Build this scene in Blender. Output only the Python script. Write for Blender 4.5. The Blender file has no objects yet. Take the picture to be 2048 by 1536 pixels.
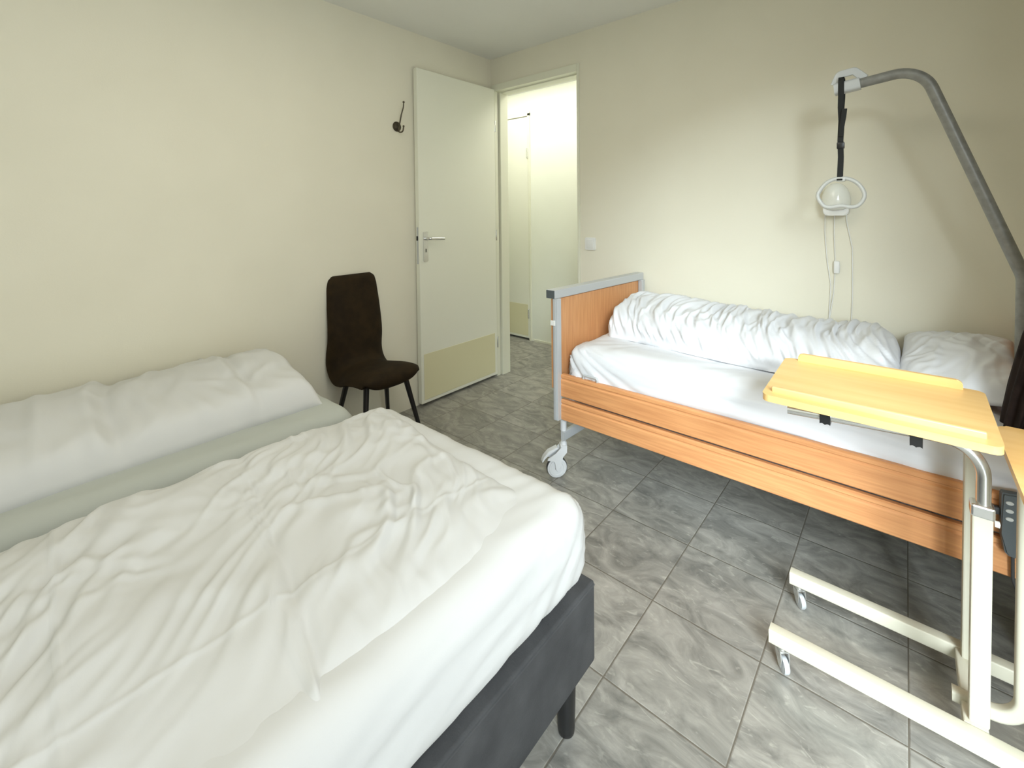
import bpy, bmesh, math
import numpy as np
from mathutils import Vector, Matrix

SC = bpy.context.scene
COL = SC.collection
PI = math.pi
H = 1.3341            # eye height

# ------------------------------------------------------------------ camera
def make_camera():
    yaw, pitch, roll = -0.70496, -0.02557, -0.01057
    f, cx, cy = 906.79, 1039.2, 446.6
    sy, cyw, sp, cp = math.sin(yaw), math.cos(yaw), math.sin(pitch), math.cos(pitch)
    fw = Vector((sy*cp, cyw*cp, sp)); r = Vector((cyw, -sy, 0)); u = r.cross(fw)
    r2 = r*math.cos(roll) + u*math.sin(roll); u2 = u*math.cos(roll) - r*math.sin(roll)
    cam = bpy.data.cameras.new('camera'); o = bpy.data.objects.new('camera', cam); COL.objects.link(o)
    m = Matrix((( r2.x, u2.x, -fw.x, 0), (r2.y, u2.y, -fw.y, 0), (r2.z, u2.z, -fw.z, H), (0, 0, 0, 1)))
    o.matrix_world = m
    cam.sensor_fit = 'HORIZONTAL'; cam.sensor_width = 36
    cam.lens = f/2048*36
    cam.shift_x = -(cx-1024)/2048; cam.shift_y = (cy-768)/2048
    cam.clip_start = 0.02
    SC.camera = o
make_camera()

# ------------------------------------------------------------------ light and exposure
SC.view_settings.view_transform = 'Standard'
SC.view_settings.look = 'None'
SC.view_settings.gamma = 1
SC.view_settings.use_curve_mapping = False
SC.view_settings.exposure = 0.18

w = bpy.data.worlds.new('world'); SC.world = w; w.use_nodes = True
bg = w.node_tree.nodes['Background']
bg.inputs[0].default_value = (0.80, 0.92, 1.0, 1); bg.inputs[1].default_value = 0.8

def area(name, loc, rot, sx, sy, power, col):
    l = bpy.data.lights.new(name, 'AREA'); l.shape = 'RECTANGLE'; l.size = sx; l.size_y = sy
    l.energy = power; l.color = col
    o = bpy.data.objects.new(name, l); COL.objects.link(o); o.location = loc; o.rotation_euler = rot
    return o
# daylight through the window in the right-hand wall (just outside the opening)
area('window_daylight', (0.80, 0.0, 1.30), (0, math.radians(60), 0), 2.1, 1.9, 22, (0.93, 0.98, 1.0))
# hazy overcast sun slanting in along the room
sl = bpy.data.lights.new('hazy_sun', 'SUN'); sl.angle = math.radians(42); sl.energy = 12; sl.color = (.82, .93, 1.0)
so = bpy.data.objects.new('hazy_sun', sl); COL.objects.link(so)
so.rotation_euler = Vector((-.40, .82, -.50)).to_track_quat('-Z', 'Y').to_euler()
# added warm fill below the bedroom ceiling, out of view, lifts the ambient light
area('warm_fill_light', (-1.0, 0.75, 2.50), (0, 0, 0), 0.9, 0.9, 11, (1.0, 0.94, 0.80))
# hallway ceiling lamp
area('hall_lamp_light', (-2.3, 3.15, 2.52), (math.radians(14), 0, 0), 2.4, 0.5, 20, (1.0, 0.99, 0.90))

# ------------------------------------------------------------------ materials
def mat(name, col=(.8, .8, .8), rough=.6, metal=0., spec=.5):
    m = bpy.data.materials.new(name); m.use_nodes = True
    b = m.node_tree.nodes['Principled BSDF']
    b.inputs['Base Color'].default_value = (*col, 1); b.inputs['Roughness'].default_value = rough
    b.inputs['Metallic'].default_value = metal
    b.inputs['Specular IOR Level'].default_value = spec
    return m, m.node_tree, b
def N(nt, t, **k):
    n = nt.nodes.new(t)
    for a, v in k.items(): setattr(n, a, v)
    return n
def noise_color(m3, c1, c2, scale=4, detail=3, stretch=(1, 1, 1), coord='Object', lo=.35, hi=.65, bump=0, bscale=None, bdist=.01):
    m, nt, b = m3
    tc = N(nt, 'ShaderNodeTexCoord'); mp = N(nt, 'ShaderNodeMapping'); mp.inputs['Scale'].default_value = stretch
    nt.links.new(tc.outputs[coord], mp.inputs[0])
    n = N(nt, 'ShaderNodeTexNoise'); n.inputs['Scale'].default_value = scale; n.inputs['Detail'].default_value = detail
    nt.links.new(mp.outputs[0], n.inputs['Vector'])
    r = N(nt, 'ShaderNodeValToRGB'); r.color_ramp.elements[0].position = lo; r.color_ramp.elements[1].position = hi
    r.color_ramp.elements[0].color = (*c1, 1); r.color_ramp.elements[1].color = (*c2, 1)
    nt.links.new(n.outputs['Fac'], r.inputs[0]); nt.links.new(r.outputs[0], b.inputs['Base Color'])
    if bump:
        n2 = N(nt, 'ShaderNodeTexNoise'); n2.inputs['Scale'].default_value = bscale or scale; n2.inputs['Detail'].default_value = 4
        nt.links.new(mp.outputs[0], n2.inputs['Vector'])
        bp = N(nt, 'ShaderNodeBump'); bp.inputs['Strength'].default_value = bump; bp.inputs['Distance'].default_value = bdist
        nt.links.new(n2.outputs['Fac'], bp.inputs['Height']); nt.links.new(bp.outputs[0], b.inputs['Normal'])
    return m
WALL = noise_color(mat('wall_plaster', rough=.85, spec=.25), (.80, .765, .63), (.82, .785, .65), 3, 2, bump=.12, bscale=180, bdist=.002)
CEIL = noise_color(mat('ceiling_paint', rough=.9, spec=.2), (.82, .82, .77), (.84, .84, .79), 3, 2, bump=.08, bscale=150, bdist=.002)
HALLW = noise_color(mat('hall_plaster', rough=.85, spec=.25), (.84, .86, .76), (.86, .88, .78), 3, 2, bump=.1, bscale=180, bdist=.002)
DOORP = mat('door_paint', (.84, .84, .72), .38)[0]
FRAMEP = mat('frame_paint', (.80, .80, .66), .35)[0]
KICK = mat('kick_plate_laminate', (.74, .70, .46), .45)[0]
GAPSHADE = noise_color(mat('gap_shade_dark', rough=.6), (.1, .1, .09), (.12, .12, .1), 10)  # shade colour for the gap board behind the hall door
COTTON = noise_color(mat('white_cotton', rough=.92, spec=.15), (.63, .63, .615), (.65, .65, .635), 3, 2, bump=.05, bscale=500, bdist=.001)
COTTON_B = noise_color(mat('white_percale', rough=.9, spec=.15), (.74, .75, .77), (.76, .77, .79), 3, 2, bump=.05, bscale=500, bdist=.001)
SHEET = noise_color(mat('shaded_sheet', rough=.92, spec=.15), (.47, .49, .45), (.50, .52, .48), 3, 2, bump=.06, bscale=500, bdist=.001)  # shadow of the duvet is put into this darker, greener sheet colour
BOXF = noise_color(mat('charcoal_upholstery', rough=.85, spec=.25), (.045, .046, .048), (.085, .086, .088), 9, 5, bump=.35, bscale=260, bdist=.002, lo=.3, hi=.75)
BLACKP = mat('black_plastic', (.012, .012, .012), .35)[0]
BROWNF = noise_color(mat('dark_brown_fabric', rough=.8, spec=.2), (.017, .010, .0035), (.027, .016, .005), 14, 4, bump=.2, bscale=300, bdist=.001)
BLACKM = mat('black_metal', (.008, .007, .007), .4)[0]
BEECH = noise_color(mat('orange_beech', rough=.38, spec=.45), (.60, .265, .105), (.74, .36, .15), 5, 6, stretch=(1.2, 8, 26), lo=.3, hi=.7)
BEECHV = noise_color(mat('orange_beech_upright', rough=.4, spec=.4), (.62, .29, .12), (.74, .38, .17), 5, 6, stretch=(8, 26, 1.2), lo=.3, hi=.7)
TOPW = noise_color(mat('light_beech_top', rough=.3, spec=.5), (.82, .50, .18), (.90, .59, .25), 3, 6, stretch=(1.0, 9, 9), lo=.3, hi=.7)
GREYM = mat('silver_grey_paint', (.55, .57, .58), .4, .2)[0]
TRAP = noise_color(mat('hammered_grey_paint', rough=.4, metal=.2), (.22, .22, .205), (.28, .28, .26), 40, 3)
CHROME = mat('satin_chrome', (.72, .72, .70), .22, .9)[0]
CREAM = mat('cream_enamel', (.60, .575, .46), .35)[0]
WPLAST = mat('white_plastic', (.82, .82, .79), .35)[0]
CAST = mat('pale_grey_plastic', (.66, .67, .67), .4)[0]
CASTD = mat('dark_rubber', (.05, .05, .05), .6)[0]
STRAP = mat('black_webbing', (.010, .011, .010), .75)[0]
RINGM = mat('grip_plastic', (.62, .63, .60), .4)[0]
BRONZE = mat('antique_pewter', (.10, .085, .06), .4, .8)[0]
HANDSET = mat('slate_grey_plastic', (.085, .10, .105), .45)[0]
BTN = mat('pale_button', (.55, .56, .53), .5)[0]
CURT = noise_color(mat('black_brown_curtain', rough=.9, spec=.15), (.012, .007, .005), (.022, .013, .010), 20, 3)
GLASS = mat('opal_glass', (.86, .87, .80), .15, 0, .6)[0]

def floor_mat():
    m, nt, b = mat('grey_slate_tile', rough=.42, spec=.45)
    S = .333; ox, oy = -5.94566*S, 6.33302*S
    g = N(nt, 'ShaderNodeNewGeometry'); sp = N(nt, 'ShaderNodeSeparateXYZ'); nt.links.new(g.outputs['Position'], sp.inputs[0])
    def M(op, a, b_=None, c=None):
        n = N(nt, 'ShaderNodeMath', operation=op)
        for i, v in enumerate((a, b_, c)):
            if v is None: continue
            if isinstance(v, (int, float)): n.inputs[i].default_value = v
            else: nt.links.new(v, n.inputs[i])
        return n.outputs[0]
    # very slight waver so that grout is not ruler-straight
    ux = M('DIVIDE', M('SUBTRACT', sp.outputs[0], ox), S); uy = M('DIVIDE', M('SUBTRACT', sp.outputs[1], oy), S)
    fx = M('FRACT', ux); fy = M('FRACT', uy)
    dx = M('MINIMUM', fx, M('SUBTRACT', 1, fx)); dy = M('MINIMUM', fy, M('SUBTRACT', 1, fy))
    d = M('MINIMUM', dx, dy)
    gr = M('LESS_THAN', d, .0052)
    ids = N(nt, 'ShaderNodeCombineXYZ'); nt.links.new(M('FLOOR', ux), ids.inputs[0]); nt.links.new(M('FLOOR', uy), ids.inputs[1])
    wn = N(nt, 'ShaderNodeTexWhiteNoise'); nt.links.new(ids.outputs[0], wn.inputs['Vector'])
    # slate streaks, offset per tile
    add = N(nt, 'ShaderNodeVectorMath', operation='MULTIPLY_ADD'); nt.links.new(wn.outputs['Color'], add.inputs[0]); add.inputs[1].default_value = (7, 7, 7); nt.links.new(g.outputs['Position'], add.inputs[2])
    mp = N(nt, 'ShaderNodeMapping'); mp.inputs['Rotation'].default_value = (0, 0, .75); mp.inputs['Scale'].default_value = (1, 1.9, 1)
    nt.links.new(add.outputs[0], mp.inputs[0])
    n1 = N(nt, 'ShaderNodeTexNoise'); n1.inputs['Scale'].default_value = 5.5; n1.inputs['Detail'].default_value = 7; n1.inputs['Roughness'].default_value = .62; n1.inputs['Distortion'].default_value = 1.6
    nt.links.new(mp.outputs[0], n1.inputs['Vector'])
    r1 = N(nt, 'ShaderNodeValToRGB'); e = r1.color_ramp.elements
    e[0].position = .32; e[0].color = (.175, .172, .155, 1); e[1].position = .75; e[1].color = (.45, .43, .385, 1)
    x = e.new(.52); x.color = (.30, .29, .258, 1)
    nt.links.new(n1.outputs['Fac'], r1.inputs[0])
    mp2 = N(nt, 'ShaderNodeMapping'); mp2.inputs['Rotation'].default_value = (0, 0, .9); mp2.inputs['Scale'].default_value = (1, 2.6, 1)
    nt.links.new(add.outputs[0], mp2.inputs[0])
    n2 = N(nt, 'ShaderNodeTexNoise'); n2.inputs['Scale'].default_value = 11; n2.inputs['Detail'].default_value = 5; n2.inputs['Distortion'].default_value = 2.5
    nt.links.new(mp2.outputs[0], n2.inputs['Vector'])
    r2 = N(nt, 'ShaderNodeValToRGB'); r2.color_ramp.elements[0].position = .60; r2.color_ramp.elements[1].position = .72
    nt.links.new(n2.outputs['Fac'], r2.inputs[0])
    mx = N(nt, 'ShaderNodeMix', data_type='RGBA'); nt.links.new(M('MULTIPLY', r2.outputs[0], .42), mx.inputs[0]); nt.links.new(r1.outputs[0], mx.inputs[6]); mx.inputs[7].default_value = (.58, .56, .49, 1)
    tint = M('MULTIPLY_ADD', wn.outputs['Value'], .16, .92)
    hsv = N(nt, 'ShaderNodeHueSaturation'); nt.links.new(mx.outputs[2], hsv.inputs['Color']); nt.links.new(tint, hsv.inputs['Value'])
    mg = N(nt, 'ShaderNodeMix', data_type='RGBA'); nt.links.new(gr, mg.inputs[0]); nt.links.new(hsv.outputs[0], mg.inputs[6]); mg.inputs[7].default_value = (.15, .135, .108, 1)
    nt.links.new(mg.outputs[2], b.inputs['Base Color'])
    sm = N(nt, 'ShaderNodeMapRange'); nt.links.new(d, sm.inputs[0]); sm.inputs[1].default_value = .004; sm.inputs[2].default_value = .012
    hh = M('ADD', sm.outputs[0], M('MULTIPLY', n1.outputs['Fac'], .8))
    bp = N(nt, 'ShaderNodeBump'); bp.inputs['Strength'].default_value = .35; bp.inputs['Distance'].default_value = .003
    nt.links.new(hh, bp.inputs['Height']); nt.links.new(bp.outputs[0], b.inputs['Normal'])
    nt.links.new(M('MULTIPLY_ADD', n1.outputs['Fac'], .25, .30), b.inputs['Roughness'])
    return m
FLOOR = floor_mat()

# ------------------------------------------------------------------ builders
def link(name, bm, m, parent=None, smooth=None):
    me = bpy.data.meshes.new(name)
    bmesh.ops.recalc_face_normals(bm, faces=bm.faces[:])
    if smooth is not None:
        for f in bm.faces: f.smooth = True
    bm.to_mesh(me); bm.free(); me.materials.append(m)
    if smooth is not None: me.set_sharp_from_angle(angle=math.radians(smooth))
    o = bpy.data.objects.new(name, me); COL.objects.link(o)
    if parent is not None: o.parent = parent
    return o
def npmesh(name, V, F, m, parent=None):
    me = bpy.data.meshes.new(name); me.from_pydata([tuple(v) for v in V.tolist()], [], F); me.materials.append(m)
    me.polygons.foreach_set('use_smooth', [True]*len(me.polygons)); me.update()
    o = bpy.data.objects.new(name, me); COL.objects.link(o)
    if parent is not None: o.parent = parent
    return o
def tag(o, label, cat=None, group=None, kind=None):
    o['label'] = label
    if cat: o['category'] = cat
    if group: o['group'] = group
    if kind: o['kind'] = kind
    return o
def thing(name, label, cat, loc=(0, 0, 0), rz=0, group=None, kind=None):
    o = bpy.data.objects.new(name, None); COL.objects.link(o); o.location = loc; o.rotation_euler = (0, 0, rz)
    o.empty_display_size = .1
    return tag(o, label, cat, group, kind)
def box(bm, x0, x1, y0, y1, z0, z1, bev=0, seg=2):
    b = bmesh.new(); bmesh.ops.create_cube(b, size=1)
    for v in b.verts: v.co = Vector(((x0+x1)/2 + v.co.x*(x1-x0), (y0+y1)/2 + v.co.y*(y1-y0), (z0+z1)/2 + v.co.z*(z1-z0)))
    if bev: bmesh.ops.bevel(b, geom=b.edges[:], offset=bev, segments=seg, affect='EDGES', profile=.5)
    merge(bm, b)
def merge(bm, b, M=None):
    me = bpy.data.meshes.new('t'); 
    if M is not None: b.transform(M)
    b.to_mesh(me); b.free(); bm.from_mesh(me); bpy.data.meshes.remove(me)
def fillet(pts, r, n=8):
    pts = [Vector(p) for p in pts]; out = [pts[0]]
    rr = r if isinstance(r, (list, tuple)) else [r]*(len(pts)-2)
    for i in range(1, len(pts)-1):
        a, b, c = pts[i-1], pts[i], pts[i+1]
        d1 = (a-b).normalized(); d2 = (c-b).normalized(); ang = d1.angle(d2)
        t = rr[i-1]/math.tan(ang/2); t = min(t, (a-b).length*.49, (c-b).length*.49) if t > 0 else 0
        R_ = t*math.tan(ang/2)
        if t < 1e-5: out.append(b); continue
        cen = b + (d1+d2).normalized()*(R_/math.sin(ang/2))
        p1 = b+d1*t; p2 = b+d2*t; v1 = p1-cen; v2 = p2-cen
        w_ = v1.angle(v2)
        for k in range(n+1): out.append(cen + (v1*math.sin(w_*(1-k/n)) + v2*math.sin(w_*k/n))/math.sin(w_))
    out.append(pts[-1]); return out
def circ(r, n=14): return [(r*math.cos(2*PI*k/n), r*math.sin(2*PI*k/n)) for k in range(n)]
def rect(a, b, r=.003):
    p = []
    for sx, sy, a0 in ((1, 1, 0), (-1, 1, 90), (-1, -1, 180), (1, -1, 270)):
        for k in range(4):
            t = math.radians(a0+30*k); p.append((sx*(a/2-r)+r*math.cos(t), sy*(b/2-r)+r*math.sin(t)))
    return p
def sweep(bm, pts, prof, ref=(0, 0, 1), closed=False, cap=True, scale=None):
    pts = [Vector(p) for p in pts]; n = len(pts); rings = []
    nrm = Vector(ref)
    for i, p in enumerate(pts):
        if closed: t = (pts[(i+1) % n]-pts[i-1]).normalized()
        else: t = (pts[min(i+1, n-1)]-pts[max(i-1, 0)]).normalized()
        s = t.cross(nrm)
        if s.length < 1e-3: s = t.cross(Vector((1, 0, 0)) if abs(t.x) < .9 else Vector((0, 1, 0)))
        s.normalize(); u = s.cross(t).normalized(); nrm = u if not closed else nrm
        if not closed: nrm = u
        k = scale[i] if scale else 1
        rings.append([bm.verts.new(p + s*(a*k) + u*(b*k)) for a, b in prof])
    m = len(prof)
    for i in range(n if closed else n-1):
        A, B = rings[i], rings[(i+1) % n]
        for j in range(m): bm.faces.new((A[j], A[(j+1) % m], B[(j+1) % m], B[j]))
    if cap and not closed:
        bm.faces.new(rings[0][::-1]); bm.faces.new(rings[-1])
def tube(bm, pts, r, n=14, **k): sweep(bm, pts, circ(r, n), **k)
def lathe(bm, prof, c=(0, 0, 0), axis='Z', n=28):
    rings = []; c = Vector(c)
    for r, h in prof:
        ring = []
        for k in range(n):
            a = 2*PI*k/n; x, y = max(r, 1e-5)*math.cos(a), max(r, 1e-5)*math.sin(a)
            v = {'Z': (x, y, h), 'X': (h, x, y), 'Y': (x, h, y)}[axis]
            ring.append(bm.verts.new(c+Vector(v)))
        rings.append(ring)
    for A, B in zip(rings, rings[1:]):
        for j in range(n): bm.faces.new((A[j], A[(j+1) % n], B[(j+1) % n], B[j]))
    bm.faces.new(rings[0][::-1]); bm.faces.new(rings[-1])
def prism(bm, poly, lo, hi, axis='Y', bev=0):
    b = bmesh.new()
    def P(u, v, h): return {'Y': (u, h, v), 'X': (h, u, v), 'Z': (u, v, h)}[axis]
    A = [b.verts.new(P(u, v, lo)) for u, v in poly]; B = [b.verts.new(P(u, v, hi)) for u, v in poly]
    n = len(poly)
    for j in range(n): b.faces.new((A[j], A[(j+1) % n], B[(j+1) % n], B[j]))
    b.faces.new(A[::-1]); b.faces.new(B)
    if bev:
        es = [e for e in b.edges if (e.verts[0] in A) == (e.verts[1] in A)]
        bmesh.ops.bevel(b, geom=es, offset=bev, segments=3, affect='EDGES')
    merge(bm, b)
def roundpoly(x0, x1, y0, y1, r, n=6):
    p = []
    for cx, cy, a0 in ((x1-r, y1-r, 0), (x0+r, y1-r, 90), (x0+r, y0+r, 180), (x1-r, y0+r, 270)):
        for k in range(n+1):
            t = math.radians(a0+90*k/n); p.append((cx+r*math.cos(t), cy+r*math.sin(t)))
    return p
def S(name, m, boxes, label, bev=0):
    bm = bmesh.new()
    for b in boxes: box(bm, *b, bev)
    return tag(link(name, bm, m), label, None, None, 'structure')

# ---- noise on arrays
def gnoise(x, y, seed=0):
    rng = np.random.RandomState(seed); perm = rng.permutation(256); ang = rng.rand(256)*2*PI
    gx, gy = np.cos(ang), np.sin(ang)
    xi = np.floor(x).astype(int); yi = np.floor(y).astype(int); xf = x-xi; yf = y-yi
    def g(a, b, u, v):
        h = perm[(perm[a & 255]+b) & 255]; return gx[h]*u+gy[h]*v
    s = lambda t: t*t*t*(t*(t*6-15)+10)
    u, v = s(xf), s(yf)
    a = g(xi, yi, xf, yf); b = g(xi+1, yi, xf-1, yf); c = g(xi, yi+1, xf, yf-1); d = g(xi+1, yi+1, xf-1, yf-1)
    return (a*(1-u)+b*u)*(1-v)+(c*(1-u)+d*u)*v
def fbm(x, y, seed, o=3):
    r = 0; a = 1
    for k in range(o): r = r+a*gnoise(x*2**k, y*2**k, seed+k); a *= .5
    return r
def ridge(x, y, ang, l, wd, seed, warp=.35, sharp=2.):
    """soft rumple ridges running along angle ang; l = length scale, wd = spacing"""
    c, s = math.cos(ang), math.sin(ang)
    u = (x*c+y*s); v = (-x*s+y*c)
    v = v + warp*wd*3*gnoise(u/l*1.3+3, v/wd*.25, seed+11)
    u = u + .2*l*gnoise(v/wd*.4, u/l, seed+12)
    n = gnoise(u/l, v/wd, seed)
    r = 1-np.clip(np.abs(n)*sharp*1.6, 0, 1)
    return r*r*(3-2*r)
def crease(d, w): return np.exp(-(d/w)**2)
def smooth01(t): t = np.clip(t, 0, 1); return t*t*(3-2*t)
def grid_faces(nu, nv, off=0):
    return [(off+i*nv+j, off+(i+1)*nv+j, off+(i+1)*nv+j+1, off+i*nv+j+1) for i in range(nu-1) for j in range(nv-1)]

def rounded_box(lo, hi, r, res, disp=None):
    """closed rounded box as one grid-cube; r=(rx,ry,rz). disp(P,Nrm)->offset"""
    lo = np.array(lo, float); hi = np.array(hi, float); r = np.array(r, float)
    c = (lo+hi)/2; h = (hi-lo)/2
    Vs = []; F = []; off = 0
    n = np.maximum(4, (2*h/res).astype(int))
    def lin(k):      # denser toward the ends
        t = np.linspace(-1, 1, n[k]+1); return t
    for ax in range(3):
        a, b = [(1, 2), (2, 0), (0, 1)][ax]
        for sgn in (-1, 1):
            A, B = np.meshgrid(lin(a), lin(b), indexing='ij')
            P = np.zeros(A.shape+(3,)); P[..., ax] = sgn*h[ax]; P[..., a] = A*h[a]; P[..., b] = B*h[b]
            nu, nv = A.shape
            fs = grid_faces(nu, nv, off)
            if sgn < 0: fs = [f[::-1] for f in fs]
            F += fs; Vs.append(P.reshape(-1, 3)); off += nu*nv
    V = np.concatenate(Vs)
    q = np.clip(V, -(h-r), h-r); d = (V-q)/r
    # spread the corner samples evenly
    L = np.linalg.norm(d, axis=1, keepdims=True); dn = d/np.maximum(L, 1e-9)
    P = q+dn*r
    nr = dn/r; nr /= np.maximum(np.linalg.norm(nr, axis=1, keepdims=True), 1e-9)
    P = P+c
    if disp is not None: P = P+nr*disp(P, nr)[:, None]
    # weld
    key = np.round((q+dn*r)*1e5).astype(np.int64)
    _, idx, inv = np.unique(key, axis=0, return_index=True, return_inverse=True)
    inv = inv.reshape(-1)
    F = [tuple(int(inv[i]) for i in f) for f in F]
    F = [tuple(dict.fromkeys(f)) for f in F]; F = [f for f in F if len(f) >= 3]
    return P[idx], F

# ------------------------------------------------------------------ room shell
XL, XR, YB, YF, ZC = -2.56, 0.56, 2.667, -1.32, 2.56
T = .12
YH = 3.62             # hall far wall
DX0, DX1, DZ = -2.546, -1.715, 2.35     # rough opening of the doorway
S('floor', FLOOR, [(-4.2, 1.0, -1.6, YH+.1, -.06, 0)], 'grey slate-look floor tiles with thin dark grout')
S('ceiling', CEIL, [(-4.2, 1.0, -1.6, YH+.1, ZC, ZC+.06)], 'white painted ceiling')
S('wall_left', WALL, [(XL-T, XL, YF-T, YB+T, 0, ZC)], 'cream plastered wall behind the chair')
S('wall_back', WALL, [(XL, DX0, YB, YB+T, 0, ZC), (DX1, XR+T, YB, YB+T, 0, ZC), (DX0, DX1, YB, YB+T, DZ, ZC)],
  'cream plastered wall with the doorway, behind the hospital bed')
S('wall_front', WALL, [(XL, XR, YF-T, YF, 0, ZC)], 'cream plastered wall behind the viewpoint')
WY0, WY1, WZ0, WZ1 = -.95, .98, .12, 2.42
S('wall_right', WALL, [(XR, XR+T, YF-T, WY0, 0, ZC), (XR, XR+T, WY1, YB, 0, ZC), (XR, XR+T, WY0, WY1, 0, WZ0), (XR, XR+T, WY0, WY1, WZ1, ZC)],
  'cream plastered wall with the window')
wf = thing('window_1', 'white framed bedroom window in the right wall', None, (XR+T/2, (WY0+WY1)/2, WZ0), kind='structure')
bm = bmesh.new(); hw = (WY1-WY0)/2; hh = WZ1-WZ0
for b in ((-.03, .03, -hw, -hw+.05, 0, hh), (-.03, .03, hw-.05, hw, 0, hh), (-.03, .03, -hw, hw, 0, .05), (-.03, .03, -hw, hw, hh-.05, hh), (-.025, .025, -.025, .025, .05, hh-.05)):
    box(bm, *b, .003)
link('window_frame', bm, FRAMEP, wf)
bm = bmesh.new(); box(bm, -.12, .02, -hw-.03, hw+.03, -.03, 0, .005); link('window_sill', bm, FRAMEP, wf)
S('wall_hall_back', HALLW, [(-4.2, -3.30, YH, YH+T, 0, ZC), (-2.93, 1.0, YH, YH+T, 0, ZC), (-3.80, -2.93, YH, YH+T, 2.33, ZC)],
  'pale greenish white hall wall opposite the doorway')
S('wall_hall_left', HALLW, [(-4.2-T, -4.2, YB, YH+T, 0, ZC)], 'hall end wall on the left')
S('wall_hall_right', HALLW, [(-.9, -.9+T, YB+T, YH, 0, ZC)], 'hall end wall on the right')
S('wall_hall_front', HALLW, [(-4.2, XL-T, YB, YB+T, 0, ZC)], 'hall side of the wall left of the doorway')
S('baseboard_hall', FRAMEP, [(-2.90, -.9, YH-.008, YH, 0, .022)], 'low white skirting strip along the hall wall', .002)

# door frame (trim_1)
t = thing('trim_1', 'cream door frame of the open doorway', None, (0, 0, 0), kind='structure')
bm = bmesh.new()
J0, J1, JZ = DX0, DX1, DZ
yf, yb = YB-.012, YB+T+.012
for b in ((J0, J0+.032, yf+.004, YB+.030, 0, JZ), (J0, J0+.048, YB+.042, yb, 0, JZ-.05), (J0, J0+.012, YB+.03, YB+.042, 0, JZ)): box(bm, *b, .003)   # hinge jamb with rebate
for b in ((J1-.018, J1, yf, YB+.045, 0, JZ), (J1-.022, J1, YB+.045, yb, 0, JZ)): box(bm, *b, .003)
for b in ((J0+.032, J1-.018, yf, YB+.045, JZ-.052, JZ), (J0+.048, J1-.018, YB+.045, yb, JZ-.060, JZ)): box(bm, *b, .003)
link('door_frame', bm, FRAMEP, t)
bm = bmesh.new(); box(bm, J1-.020, J1-.017, YB-.002, YB+.022, .93, 1.14, .001); link('strike_plate', bm, CHROME, t)

# door_1 : open leaf lying near the left wall
DXf = -2.505; DXb = DXf-.04; dy0, dy1 = 1.895, 2.650
d = thing('door_1', 'open cream flush door standing along the left wall', None, (DXb, dy1, 0), kind='structure')
bm = bmesh.new(); box(bm, 0, DXf-DXb, dy0-dy1, 0, .022, 2.31, .003); link('door_leaf', bm, DOORP, d)
bm = bmesh.new(); box(bm, .0402, .0425, .022+dy0-dy1, -.028, .045, .362, .001); link('kick_plate', bm, KICK, d)
bm = bmesh.new(); prism(bm, roundpoly(dy0-dy1+.030, dy0-dy1+.068, 1.00, 1.205, .006), .0395, .048, 'X', .002)
hp = link('handle_plate', bm, CHROME, d, 40)
bm = bmesh.new()
yy = dy0-dy1+.049
tube(bm, fillet([(.046, yy, 1.158), (.092, yy, 1.158), (.092, yy+.125, 1.152)], .014), .0095, 14, ref=(0, 0, 1)); link('door_handle', bm, CHROME, hp, 40)
bm = bmesh.new(); prism(bm, roundpoly(yy-.004, yy+.004, 1.062, 1.088, .0038), .0475, .0487, 'X'); link('keyhole', bm, BLACKP, hp)
bm = bmesh.new(); box(bm, .012, .030, dy0-dy1-.0015, dy0-dy1+.001, .985, 1.235, .0005); lk = link('lock_plate', bm, GREYM, d)
bm = bmesh.new(); box(bm, .014, .028, dy0-dy1-.006, dy0-dy1-.001, 1.145, 1.175, .001); link('latch_bolt', bm, BLACKP, lk)
for z in (.28, 1.15, 2.02):
    bm = bmesh.new(); lathe(bm, [(.007, z-.045), (.008, z-.043), (.008, z+.043), (.007, z+.045)], (.030, .012, 0), n=12); link('hinge', bm, CHROME, d, 40)

# door_2 : closed door across the hall
d = thing('door_2', 'closed cream flush door across the hall, low cream kick plate', None, (-2.955, YH, 0), kind='structure')
bm = bmesh.new(); box(bm, -.83, 0, -.010, .035, .022, 2.305, .002); link('door_leaf', bm, DOORP, d)
bm = bmesh.new(); box(bm, -.81, -.012, -.0125, -.010, .045, .372, .001); link('kick_plate', bm, KICK, d)
bm = bmesh.new(); box(bm, .004, .030, -.016, .05, 0, 2.34, .002); box(bm, -.87, .030, -.016, .05, 2.312, 2.36, .002); box(bm, -.87, -.835, -.016, .05, 0, 2.312, .002); link('door_frame', bm, FRAMEP, d)
for z in (.28, 1.93):
    bm = bmesh.new(); lathe(bm, [(.006, z-.05), (.009, z-.047), (.009, z+.047), (.006, z+.05)], (.003, -.020, 0), n=12); link('hinge', bm, CHROME, d, 40)
bm = bmesh.new(); box(bm, -.83, .0, .036, .05, 0, 2.31); link('gap_shade_board', bm, GAPSHADE, d)  # added dark board, stands in for the shade in the gap under the door

# ------------------------------------------------------------------ small wall things
t = thing('light_switch', 'white square rocker light switch on the wall right of the doorway', 'light switch', (-1.632, YB, 1.111))
bm = bmesh.new(); prism(bm, roundpoly(-.040, .040, -.042, .042, .006), -.011, 0, 'Y', .003); link('switch_plate', bm, WPLAST, t, 40)
bm = bmesh.new(); b2 = bmesh.new(); box(b2, -.028, .028, -.006, .004, -.030, .030, .002); merge(bm, b2, Matrix.Translation((0, -.012, 0)) @ Matrix.Rotation(math.radians(4), 4, 'X')); link('rocker', bm, WPLAST, t, 40)

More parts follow.
